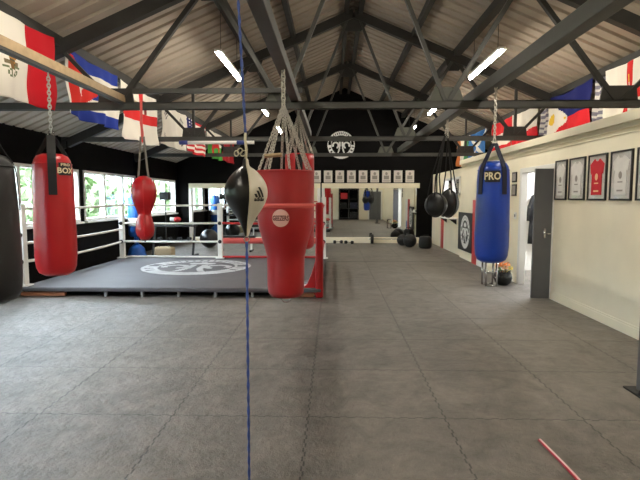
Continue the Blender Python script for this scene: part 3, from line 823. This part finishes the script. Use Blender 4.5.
def f_usa(s, t):
    if s < .42 and t < .54:
        return WH if (math.sin(s * 60) > .55 and math.sin(t * 66) > .2) else NV
    return (196, 40, 48) if int(t * 13) % 2 == 0 else WH
def f_wal(s, t):
    x, y = (s - .5) * 1.6, t - .5
    drag = (abs(y + .02 * math.sin(x * 20)) < .1 and abs(x) < .35) or (abs(x + .1) < .16 and -.3 < y < .02) or (abs(x - .28) < .07 and -.25 < y < .1) or (abs(math.fabs(x) - .22) < .05 and 0 < y < .3) or (abs(x + .42) < .1 and abs(y + x * .5 + .1) < .07)
    if drag: return (196, 40, 40)
    return WH if t < .5 else (70, 150, 60)
def f_dark(s, t):
    if .35 < s < .65 and .55 < t < .9: return WH
    return (150, 30, 38)
def f_ni(s, t):
    if star(s, t, .5, .47, .17, 1.6) : return WH if math.hypot((s - .5) * 1.6, t - .5) > .06 else RD
    if abs(s - .5) < .02 and .2 < t < .34: return YE
    return (200, 40, 40) if abs(s - .5) < .075 or abs(t - .5) < .09 else WH
def f_phi(s, t):
    if s < .52 * (1 - abs(t - .5) * 2):
        return YE if math.hypot((s - .17) * 1.7, t - .5) < .12 or star(s, t, .04, .1, .05) or star(s, t, .42, .5, .05) else WH
    return NV if t < .5 else (200, 36, 44)
def f_str(s, t): return (122, 120, 134) if int(t * 15) % 2 == 0 else (206, 202, 196)
def f_pol(s, t): return WH if t < .5 else (206, 40, 48)
def f_aus(s, t): return WH if .34 < t < .67 else (200, 40, 46)
def f_sco(s, t): return WH if abs(abs(s - .5) - abs(t - .5)) < .075 else (58, 112, 176)
def f_ire(s, t): return (70, 130, 80) if s > .667 else (WH if s > .36 else (190, 110, 60))
def flag(lab, fn, X, ya, yb, ztop, h, sag, seed, nu=60, nv=40, xtilt=0.0, top_slope=0.0):
    rnd = random.Random(seed); ph = [rnd.uniform(0, 6) for _ in range(4)]
    b = B(); lay = b.bm.loops.layers.float_color.new('dye'); G = []
    for j in range(nv + 1):
        t = j / nv; row = []
        for i in range(nu + 1):
            s = i / nu
            y = ya + (yb - ya) * s
            w = .3 + .7 * t
            x = X + w * (.035 * math.sin(s * 13 + ph[0] + t * 1.5) + .02 * math.sin(s * 27 + ph[1] - t * 3) + .02 * math.sin((s + t) * 9 + ph[2])) + xtilt * t
            z = ztop - sag * 4 * s * (1 - s) * (1 - .3 * t) - h * t + .012 * math.sin(s * 11 + ph[3]) * t + top_slope * s
            row.append(b.bm.verts.new((x, y + .02 * t * math.sin(t * 5 + ph[1]), z)))
        G.append(row)
    for j in range(nv):
        for i in range(nu):
            f = b.bm.faces.new((G[j][i], G[j][i + 1], G[j + 1][i + 1], G[j + 1][i]))
            c = rgb(*fn((i + .5) / nu, (j + .5) / nv))
            for l in f.loops: l[lay] = c
    o = b.build('flag', M_dye, None, True, solid=.003)
    return tag(o, lab, 'flag', 'flags along the left roof' if X < 0 else 'flags along the right roof')
FX = -3.6 + .085
flag('white and red flag with a small brown and green emblem, at the upper left corner', f_mex, FX, 4.6, 6.24, 3.60, .9, .03, 1)
flag('blue and white striped flag with a red triangle and white star', f_cuba, FX, 6.52, 8.08, 3.58, .86, .03, 2)
flag('white flag with a plain red cross, above the small red peanut bag', f_eng, FX, 8.17, 9.85, 3.55, .92, .03, 3)
flag('white flag with small grey bar marks, between the red cross and striped flags', f_kor, FX, 10.12, 11.78, 3.56, .84, .03, 4)
flag('red and white striped flag with a dark blue starry corner, on the left', f_usa, FX, 11.85, 13.65, 3.56, .82, .03, 5)
flag('white over green flag with a red beast, near the far wall', f_wal, FX, 13.85, 15.6, 3.56, .78, .03, 6)
flag('dark red flag farthest along the left roof', f_dark, FX, 15.75, 17.4, 3.56, .76, .03, 7)
GX = 4.4 - .085
flag('white flag with a red cross and central star, at the right picture edge', f_ni, GX, 8.08, 6.8, 3.60, .92, .02, 11)
flag('striped flag mostly hidden behind the blue and red flag', f_str, GX + .05, 8.46, 8.12, 3.56, .8, .02, 12, 14, 39)
flag('blue over red flag with a white triangle and yellow sun', f_phi, GX, 10.18, 8.5, 3.60, .9, .06, 13)
flag('grey and white striped flag left of the blue and red flag', f_str, GX + .05, 10.66, 10.2, 3.54, .84, .03, 14, 14, 39)
flag('white over red flag above the open doorway', f_pol, GX, 12.1, 10.68, 3.58, .9, .03, 15)
flag('red and white banded flag just right of the blue heavy bag straps', f_aus, GX, 13.7, 12.15, 3.58, .9, .03, 16)
flag('blue flag with a white diagonal cross, left of the blue heavy bag', f_sco, GX, 15.9, 14.1, 3.58, .88, .03, 17)
flag('orange and white flag farthest along the right roof', f_ire, GX, 17.45, 16.0, 3.56, .86, .03, 18)

# ------------------------------------------------------------------ right wall things
def jersey_frame(ya, yb, z0, z1, jm, lab, red=False):
    r = thing('picture_frame', lab, 'framed shirt', (XR, (ya + yb) / 2, z0), 'framed shirts on the right wall')
    x0 = XR - .024; t = .022
    f = B().box((x0, ya, z0), (XR - .001, yb, z0 + t)).box((x0, ya, z1 - t), (XR - .001, yb, z1)).box((x0, ya, z0 + t), (XR - .001, ya + t, z1 - t)).box((x0, yb - t, z0 + t), (XR - .001, yb, z1 - t))
    f.build('frame', M_frame, r)
    B().box((XR - .012, ya + t, z0 + t), (XR - .002, yb - t, z1 - t)).build('mount', M_mount, r)
    yc = (ya + yb) / 2; w = (yb - ya) / 2 - .05; zt = z1 - .06; zb = z0 + .07; X = XR - .013
    pts = [(-w * .35, zt), (-w * .95, zt - .07), (-w * .82, zt - .2), (-w * .68, zt - .17), (-w * .7, zb), (w * .7, zb), (w * .68, zt - .17), (w * .82, zt - .2), (w * .95, zt - .07), (w * .35, zt), (w * .15, zt - .03), (-w * .15, zt - .03)]
    B().prism([(X, yc + a, z) for a, z in pts], (-.008, 0, 0)).build('shirt', jm, r)
    b = B(); X2 = X - .0085
    zc = (zt + zb) / 2
    b.prism([(X2, yc + .035 * math.cos(2 * PI * i / 16), zc + .045 * math.sin(2 * PI * i / 16)) for i in range(16)], (-.002, 0, 0))
    b.prism([(X2, yc - .05, zc - .09), (X2, yc + .05, zc - .09), (X2, yc + .05, zc - .075), (X2, yc - .05, zc - .075)], (-.002, 0, 0))
    b.prism([(X2, yc - .06, zb + .04), (X2, yc + .06, zb + .04), (X2, yc + .06, zb + .06), (X2, yc - .06, zb + .06)], (-.002, 0, 0))
    b.build('chest_print', M_peach if red else M_ink, r)
    B().box((x0 + .006, ya + t, z0 + t), (x0 + .009, yb - t, z1 - t)).build('glass', M_glass, r)
    return r
for ya, yb, jm, lab in ((7.40, 7.77, M_jersey, 'black framed white shirt nearest the grey door, partly behind it'), (6.87, 7.32, M_jersey, 'black framed white shirt between the door one and the red one'), (6.335, 6.785, M_jred, 'black framed red shirt on the cream wall'),
                        (5.80, 6.25, M_jersey, 'black framed white shirt just right of the red shirt'), (5.265, 5.715, M_jersey, 'black framed white shirt cut by the right picture edge')):
    jersey_frame(ya, yb, 1.57, 2.17, jm, lab, jm is M_jred)
for z0, z1, lab in ((1.90, 2.09, 'upper small dark picture left of the doorway'), (1.64, 1.86, 'lower small dark picture left of the doorway')):
    r = thing('picture_frame', lab, 'picture', (XR, 9.5, z0), 'small pictures left of the doorway')
    B().box((XR - .02, 9.4, z0), (XR - .001, 9.62, z1)).build('frame', M_frame, r); B().box((XR - .022, 9.425, z0 + .025), (XR - .02, 9.595, z1 - .025)).build('print', M_ink, r)
r = thing('light_switch', 'white light switch on the wall left of the doorway', 'switch', (XR, 9.42, 1.2))
B().box((XR - .012, 9.36, 1.2), (XR - .001, 9.48, 1.33)).build('plate', M_white, r, bevel=.003); B().box((XR - .02, 9.40, 1.24), (XR - .012, 9.44, 1.29)).build('rocker', M_grey, r)

# open door leaf
r = thing('door_leaf', 'narrow dark grey door leaf standing open at the doorway', 'door', (XR, DY0, 0))
B().box((XR - .30, DY0 - .055, .006), (XR - .01, DY0 - .01, DZ - .01)).build('panel', M_door, r, bevel=.004)
b = B().tube([(XR - .13, DY0 - .055, 1.04), (XR - .13, DY0 - .1, 1.04), (XR - .04, DY0 - .1, 1.04)], .009, 8); b.box((XR - .15, DY0 - .062, .97), (XR - .11, DY0 - .055, 1.12)); b.build('handle', M_chrome, r, True)
b = B()
for z in (.25, 1.0, 1.8): b.tube([(XR - .008, DY0 - .05, z), (XR - .008, DY0 - .05, z + .09)], .008, 6)
b.build('hinge', M_steeld, r)

# coat in the side room
r = thing('coat', 'black coat hanging in the bright room beyond the doorway', 'coat', (4.54, 10.95, .6))
b = B(); b.lathe([(.02, 1.74), (.09, 1.72), (.17, 1.66), (.2, 1.5), (.19, 1.2), (.21, .8), (.22, .6), (.0, .62)][::-1], (0, 0, 0), 24, wob=.07)
for v in b.bm.verts: v.co = V((4.54 + v.co.x * 1.2, 10.84 + v.co.y * .5, v.co.z))
b.build('body', M_coat, r, True)
for sg in (-1, 1): B().tube([(4.54 + sg * .16, 10.82, 1.64), (4.54 + sg * .25, 10.8, 1.4), (4.54 + sg * .27, 10.8, 1.1)], .06, 10).build('sleeve', M_coat, r, True)
B().tube([(4.54, 10.94, 1.78), (4.54, 10.86, 1.76), (4.54, 10.84, 1.72)], .008, 6).build('hook', M_chrome, r, True)

# club banner board leaning on the wall, red upright, red white blue panel
r = thing('banner', 'dark banner board with a white round emblem on the right wall', 'banner', (XR, 12.75, .2))
B().box((XR - .04, 12.2, .22), (XR - .002, 13.5, 1.22)).build('board', M_label, r)
emblem('emblem', (XR - .043, 12.8, .72), (0, -1, 0), (0, 0, 1), .43, r)
r = thing('banner', 'narrow red, white and blue panel standing behind the blue bag', 'banner', (XR, 11.5, 0))
B().box((XR - .04, 11.74, .0), (XR - .002, 12.16, 1.55)).build('red_stripe', M_redrope, r)
B().box((XR - .04, 11.0, .0), (XR - .002, 11.74, 1.55)).build('white_panel', M_print, r)
b = B(); b.prism([(XR - .042, 11.46 + .21 * math.cos(2 * PI * i / 24), .34 + .2 * math.sin(2 * PI * i / 24)) for i in range(24)], (-.004, 0, 0)); b.build('blue_disc', M_blue, r)
tag(B().box((XR + .02, 15.7, 0), (XR + .058, 15.95, 1.45)).build('red_strip', M_redpale), 'pinkish red strip on the far right wall beside the mirror', 'strip')

# shelf with towels below the internal window
r = thing('wall_shelf', 'white wall shelf below the small internal window', 'shelf', (XR, 14.7, 1.0))
B().box((XR - .2, 13.9, 1.0), (XR + .06, 15.5, 1.03)).build('board', M_white, r)
for y in (14.1, 15.3): B().prism([(XR - .16, y, 1.0), (XR + .06, y, 1.0), (XR + .06, y, .84)], (0, .03, 0)).build('bracket', M_steeld, r)
b = B().cbox((XR - .08, 14.5, 1.075), (.18, .4, .09)); tag(b.build('folded_towel', M_white, bevel=.03), 'white folded towel on the wall shelf', 'towel')
b = B().cbox((XR - .08, 15.0, 1.07), (.16, .26, .08)); tag(b.build('glove_case', M_rubber, bevel=.02), 'black case on the wall shelf', 'case')

# steel stool and flower pot below the blue bag
def stool():
    x, y, h = 2.86, 8.95, .47
    r = thing('stool', 'small chrome framed stool on the floor below the blue bag', 'stool', (x, y, 0))
    B().box((x - .12, y - .12, h - .03), (x + .12, y + .12, h)).build('seat', M_rubber, r, bevel=.012)
    for sx in (-1, 1):
        for sy in (-1, 1): B().tube([(x + sx * .1, y + sy * .1, h - .03), (x + sx * .095, y + sy * .12, 0.01)], .017, 8).build('leg', M_chrome, r, True)
        B().tube([(x + sx * .097, y - .112, .16), (x + sx * .097, y + .112, .16)], .01, 6).build('stretcher', M_chrome, r, True)
    for sy in (-1, 1): B().tube([(x - .1, y + sy * .12, .018), (x + .1, y + sy * .12, .018)], .016, 8).build('floor_bar', M_chrome, r, True)
    B().tube([(x - .1, y - .108, .26), (x + .1, y - .108, .26)], .01, 6).build('stretcher', M_chrome, r, True)
stool()
def pot():
    x, y = 3.14, 9.05
    r = thing('flower_pot', 'round black pot of orange and yellow flowers by the doorway', 'flower pot', (x, y, 0))
    B().lathe([(0, 0), (.09, 0), (.14, .05), (.165, .13), (.155, .2), (.13, .24), (.14, .255), (.12, .25), (.11, .22), (0, .215)], (x, y, 0), 28).build('pot', M_pot, r, True)
    b = B()
    for i in range(60):
        a = random.uniform(0, 2 * PI); q = random.uniform(.02, .13); P = V((x + q * math.cos(a), y + q * math.sin(a), .24 + random.uniform(0, .1))); d_ = V((math.cos(a), math.sin(a), random.uniform(.1, .9))).normalized() * .06; s_ = d_.cross(V((0, 0, 1))).normalized() * .02
        b.face([P, P + d_ * .5 + s_, P + d_, P + d_ * .5 - s_])
    b.build('leaves', M_leaf, r)
    for dx, dz, m, R in ((-.02, .4, M_orange, .075), (-.1, .36, M_peach, .06), (.06, .39, M_orange, .05), (.12, .32, M_yellow, .045), (.02, .33, M_peach, .05)):
        b = B(); c = V((x + dx, y - .03 + random.uniform(-.04, .04), dz))
        for i in range(26):
            d_ = V((random.gauss(0, 1), random.gauss(0, 1), random.gauss(0, 1))).normalized(); u = d_.orthogonal().normalized() * R * .35
            b.face([c + d_ * R * .3 - u * .4, c + d_ * R * .7 - u, c + d_ * R, c + d_ * R * .7 + u])
        b.tube([c, V((x + dx * .4, y, .22))], .004, 4)
        b.build('flower', m, r)
pot()

# steel upright at the right picture edge
r = thing('steel_upright', 'dark grey steel upright with a foot plate at the right picture edge', 'post', (2.60, 3.98, 0))
B().box((2.53, 3.92, .01), (2.65, 4.04, 2.45)).build('post', M_door, r, bevel=.006)
B().box((2.46, 3.86, 0), (2.76, 4.1, .014)).build('foot_plate', M_rubber, r)
b = B()
for dx, dy in ((-.03, 0), (.2, 0)): b.lathe([(0, .05), (.02, .05), (.026, .014), (.026, 0.01)][::-1], (2.52 + dx, 3.9 + dy, 0), 10)
b.build('bolt', M_rubber, r, True)

# pink stick on the floor
r = thing('plastic_rod', 'thin pink and red plastic rod lying on the floor at lower right', 'rod', (1.38, 2.9, 0))
pts = [V((1.37 + .012 * t + .02 * math.sin(t * 2.4), 3.15 - t * .75, .011)) for t in [i / 12 for i in range(13)]]
B().tube(pts, .0075, 8).build('shaft', M_stickw, r, True)
B().tube([q + V((-.009, 0, -.003)) for q in pts], .006, 8).build('edge', M_stickr, r, True)

# ------------------------------------------------------------------ floor things at the far end
for x, y, R, lab in ((2.34, 16.5, .19, 'black slam ball at back left of the group by the mirror'), (2.50, 15.95, .215, 'largest black slam ball in front of the mirror'),):
    r = thing('slam_ball', lab, 'ball', (x, y, 0), 'black balls by the far mirror')
    B().ball((x, y, R), R, 22, 14).build('body', M_rubber, r, True); B().ring((x, y, R), R * .995, .006, (.3, .2, 1), 28, 5).build('seam', M_blackvinyl, r, True)
r = thing('sand_bag', 'squat black sand bag beside the slam balls by the right wall', 'bag', (2.95, 15.7, 0), 'black balls by the far mirror')
B().lathe([(0, 0), (.17, 0), (.205, .05), (.21, .2), (.19, .34), (.15, .38), (0, .385)], (2.95, 15.7, 0), 24, wob=.03).build('body', M_rubber, r, True)
B().tube([(2.85, 15.62, .38), (2.87, 15.6, .43), (3.03, 15.6, .43), (3.05, 15.62, .38)], .012, 6).build('handle', M_web, r, True)
def dumbbell(x, y, rz, lab, grp=None, s=1.0, z=0.0):
    r = thing('dumbbell', lab, 'dumbbell', (x, y, z), grp)
    u = V((math.cos(rz), math.sin(rz), 0)); c = V((x, y, z + .062 * s))
    B().tube([c - u * .1 * s, c + u * .1 * s], .015 * s, 8).build('grip', M_chrome, r, True)
    for sg in (-1, 1): B().tube([c + u * sg * .08 * s, c + u * sg * .09 * s, c + u * sg * .155 * s, c + u * sg * .165 * s], .06 * s, 6, rfun=lambda t: (.05 if t in (0, 1) else .062) * s).build('weight', M_rubber, r)
    return r
dumbbell(.18, 17.18, .2, 'black dumbbell lying left in front of the far mirror', 'dumbbells by the far mirror'); dumbbell(.56, 17.05, -.5, 'black dumbbell lying second in front of the far mirror', 'dumbbells by the far mirror')
r = thing('barbell', 'barbell lying along the base of the far mirror', 'barbell', (2.0, 17.1, 0))
B().tube([(1.25, 17.15, .17), (2.85, 17.15, .17)], .013, 8).build('bar', M_chrome, r, True)
for x in (1.37, 2.72): B().tube([(x - .045, 17.15, .17), (x + .045, 17.15, .17)], .168, 24).build('plate', M_rubber, r)

# gear behind the ring
r = thing('standing_bag', 'blue freestanding punch bag by the windows behind the ring', 'punch bag', (-5.32, 13.1, 0))
B().lathe([(0, 0), (.24, 0), (.25, .05), (.2, .24), (.1, .34), (0, .34)], (-5.32, 13.1, 0), 24).build('base', M_bluecloth, r, True)
B().tube([(-5.32, 13.1, .3), (-5.32, 13.1, .6)], .06, 12).build('neck', M_bluecloth, r, True)
B().lathe([(0, .55), (.16, .56), (.2, .62), (.205, 1.2), (.195, 1.6), (.14, 1.7), (0, 1.72)], (-5.32, 13.1, 0), 24).build('body', M_bluecloth, r, True)
B().lathe([(.204, .85), (.209, .86), (.209, 1.06), (.204, 1.07)], (-5.32, 13.1, 0), 24, closed_ends=False).build('white_band', M_print, r, True)

r = thing('dumbbell_rack', 'low black two-tier dumbbell rack behind the boxing ring', 'rack', (-4.35, 13.3, 0))
for x in (-4.9, -3.8):
    B().bar((x, 13.1, 0), (x, 13.42, .92), .05, .05).build('upright', M_rubber, r); B().box((x - .03, 13.0, 0), (x + .03, 13.6, .05)).build('foot', M_rubber, r)
for z, y in ((.42, 13.2), (.82, 13.34)): B().box((-4.95, y - .12, z), (-3.75, y + .12, z + .03)).build('shelf', M_rubber, r)
PLC = ['first', 'second', 'third', 'fourth']
for z, y, tn in ((.45, 13.2, 'lower'), (.85, 13.34, 'upper')):
    for k in range(4): dumbbell(-4.72 + k * .27, y, PI / 2, '%s dumbbell from the left on the %s tier of the rack' % (PLC[k], tn), 'dumbbells on the rack', .7, z)
def glove(x, y, z, lab):
    r = thing('boxing_glove', lab, 'boxing glove', (x, y, z))
    B().ball((x, y, z + .075), .085, 16, 10, (1.25, .9, .85)).build('fist', M_redrope, r, True)
    B().ball((x + .02, y - .07, z + .07), .04, 12, 8, (1.4, .8, .8)).build('thumb', M_redrope, r, True)
    B().tube([(x - .07, y, z + .075), (x - .19, y, z + .075)], .06, 14).build('cuff', M_print, r, True)
glove(-4.28, 13.36, .94, 'red boxing glove on top of the dumbbells on the rack')
r = thing('speaker', 'small black speaker on a thin stand by the windows', 'speaker', (-4.78, 13.9, 0))
B().cbox((-4.78, 13.9, 1.66), (.26, .24, .22)).build('cabinet', M_rubber, r, bevel=.01); B().tube([(-4.78, 13.9, 0.02), (-4.78, 13.9, 1.55)], .018, 8).build('pole', M_steeld, r); B().lathe([(0, 0), (.2, 0), (.2, .02), (.03, .04), (0, .04)], (-4.78, 13.9, 0), 20).build('base', M_steeld, r)
r = thing('kit_bag', 'beige kit bag on the floor behind the ring', 'bag', (-4.4, 12.65, 0))
b = B().cbox((-4.4, 12.65, .17), (.5, .26, .33)); b.build('body', mat('beige_canvas', (168, 150, 120), .9), r, bevel=.06); B().tube([(-4.52, 12.58, .32), (-4.5, 12.56, .42), (-4.3, 12.56, .42), (-4.28, 12.58, .32)], .012, 6).build('handle', M_web, r, True)
r = thing('exercise_ball', 'glossy black exercise ball behind the ring near the left mirror', 'ball', (-4.0, 15.7, 0))
B().ball((-4.0, 15.7, .3), .3, 24, 16).build('body', M_ballb, r, True); B().ring((-4.0, 15.7, .3), .301, .006, (1, .2, .3), 32, 5).build('seam', M_rubber, r, True)
def bench(x, y, lab):
    r = thing('weight_bench', lab, 'bench', (x, y, 0), 'weight benches')
    B().cbox((x, y, .44), (1.15, .28, .07)).build('pad', M_blackvinyl, r, bevel=.02)
    B().bar((x - .5, y, .36), (x + .5, y, .36), .05, .06).build('frame', M_white, r)
    for sx in (-.45, .45):
        B().bar((x + sx, y, .35), (x + sx, y, .03), .05, .05).build('leg', M_white, r); B().bar((x + sx, y - .22, .025), (x + sx, y + .22, .025), .05, .05).build('foot', M_rubber, r)
bench(-2.9, 14.6, 'black padded weight bench with white legs behind the ring'); bench(-1.4, 15.2, 'black padded weight bench right of the other, behind the red ropes')
r = thing('gym_shoe', 'grey gym shoe under the red corner pad at the ring edge', 'shoe', (-.40, 7.95, .161))
b = B().ball((-.40, 7.95, .215), .05, 14, 8, (2.0, .9, .9)); b.build('upper', M_grey, r, True); B().cbox((-.4, 7.95, .175), (.24, .09, .03)).build('sole', M_white, r, bevel=.01)

# things behind the viewer that the far mirror shows
r = thing('storage_rack', 'tall black equipment rack seen in the far mirror', 'rack', (.9, -1.2, 0))
for x in (.2, .9, 1.6):
    for y in (-1.5, -1.0): B().box((x - .03, y - .03, 0), (x + .03, y + .03, 2.3)).build('upright', M_steel if y > -1.2 else M_rubber, r)
for z in (.1, .8, 1.5, 2.2): B().box((.15, -1.53, z), (1.65, -.97, z + .04)).build('shelf', M_rubber, r)
B().box((.15, -1.56, 0), (1.65, -1.53, 2.3)).build('back_panel', M_black, r)
for k, (x, z, w, m, nm, lb) in enumerate(((.5, .84, .5, M_rubber, 'storage_crate', 'black crate on the middle shelf of the mirrored rack'), (1.25, .84, .5, M_navy, 'storage_crate', 'navy crate on the middle shelf of the mirrored rack'), (.55, 1.54, .5, M_redrope, 'storage_crate', 'red crate on the upper shelf of the mirrored rack'), (1.25, .14, .5, M_rubber, 'storage_crate', 'black crate on the lowest shelf of the mirrored rack'))):
    b = B().box((x - w / 2, -1.45, z), (x + w / 2, -1.05, z + .42)); tag(b.build(nm, m, bevel=.02), lb, 'crate', 'crates on the mirrored rack')
d = bpy.data.objects.new('door_1', None); COL.objects.link(d); d.location = (2.85, YF, 0); structure(d, 'grey door in the wall behind the viewer, seen in the far mirror', 'door')
B().box((2.42, YF, .01), (3.28, YF + .05, 2.08)).build('door_panel', M_door, d); B().box((2.32, YF, 0), (2.42, YF + .06, 2.18)).box((3.28, YF, 0), (3.38, YF + .06, 2.18)).box((2.42, YF, 2.08), (3.28, YF + .06, 2.18)).build('door_frame', M_white, d)
B().tube([(2.52, YF + .05, 1.03), (2.52, YF + .1, 1.03), (2.62, YF + .1, 1.03)], .01, 6).build('door_handle', M_chrome, d, True)

# ------------------------------------------------------------------ world, camera, view
w = bpy.data.worlds.new('World'); SC.world = w; w.use_nodes = True
bg = w.node_tree.nodes['Background']
bg.inputs['Color'].default_value = (.74, .88, 1.0, 1); bg.inputs['Strength'].default_value = 14.0

cam = bpy.data.cameras.new('camera'); co = bpy.data.objects.new('camera', cam); COL.objects.link(co)
cam.sensor_width = 36; cam.lens = 490 / 640 * 36; cam.clip_start = .05; cam.clip_end = 300
co.location = (0, 0, 1.6)
co.rotation_euler = (PI / 2 - math.atan(42 / 490), 0, math.atan(13 / 490))
SC.camera = co
SC.view_settings.view_transform = 'Standard'; SC.view_settings.look = 'None'; SC.view_settings.gamma = 1; SC.view_settings.use_curve_mapping = False
SC.view_settings.exposure = 1.12
SC.cycles.max_bounces = 8; SC.cycles.diffuse_bounces = 4; SC.cycles.transparent_max_bounces = 12
SC.cycles.sample_clamp_indirect = 6
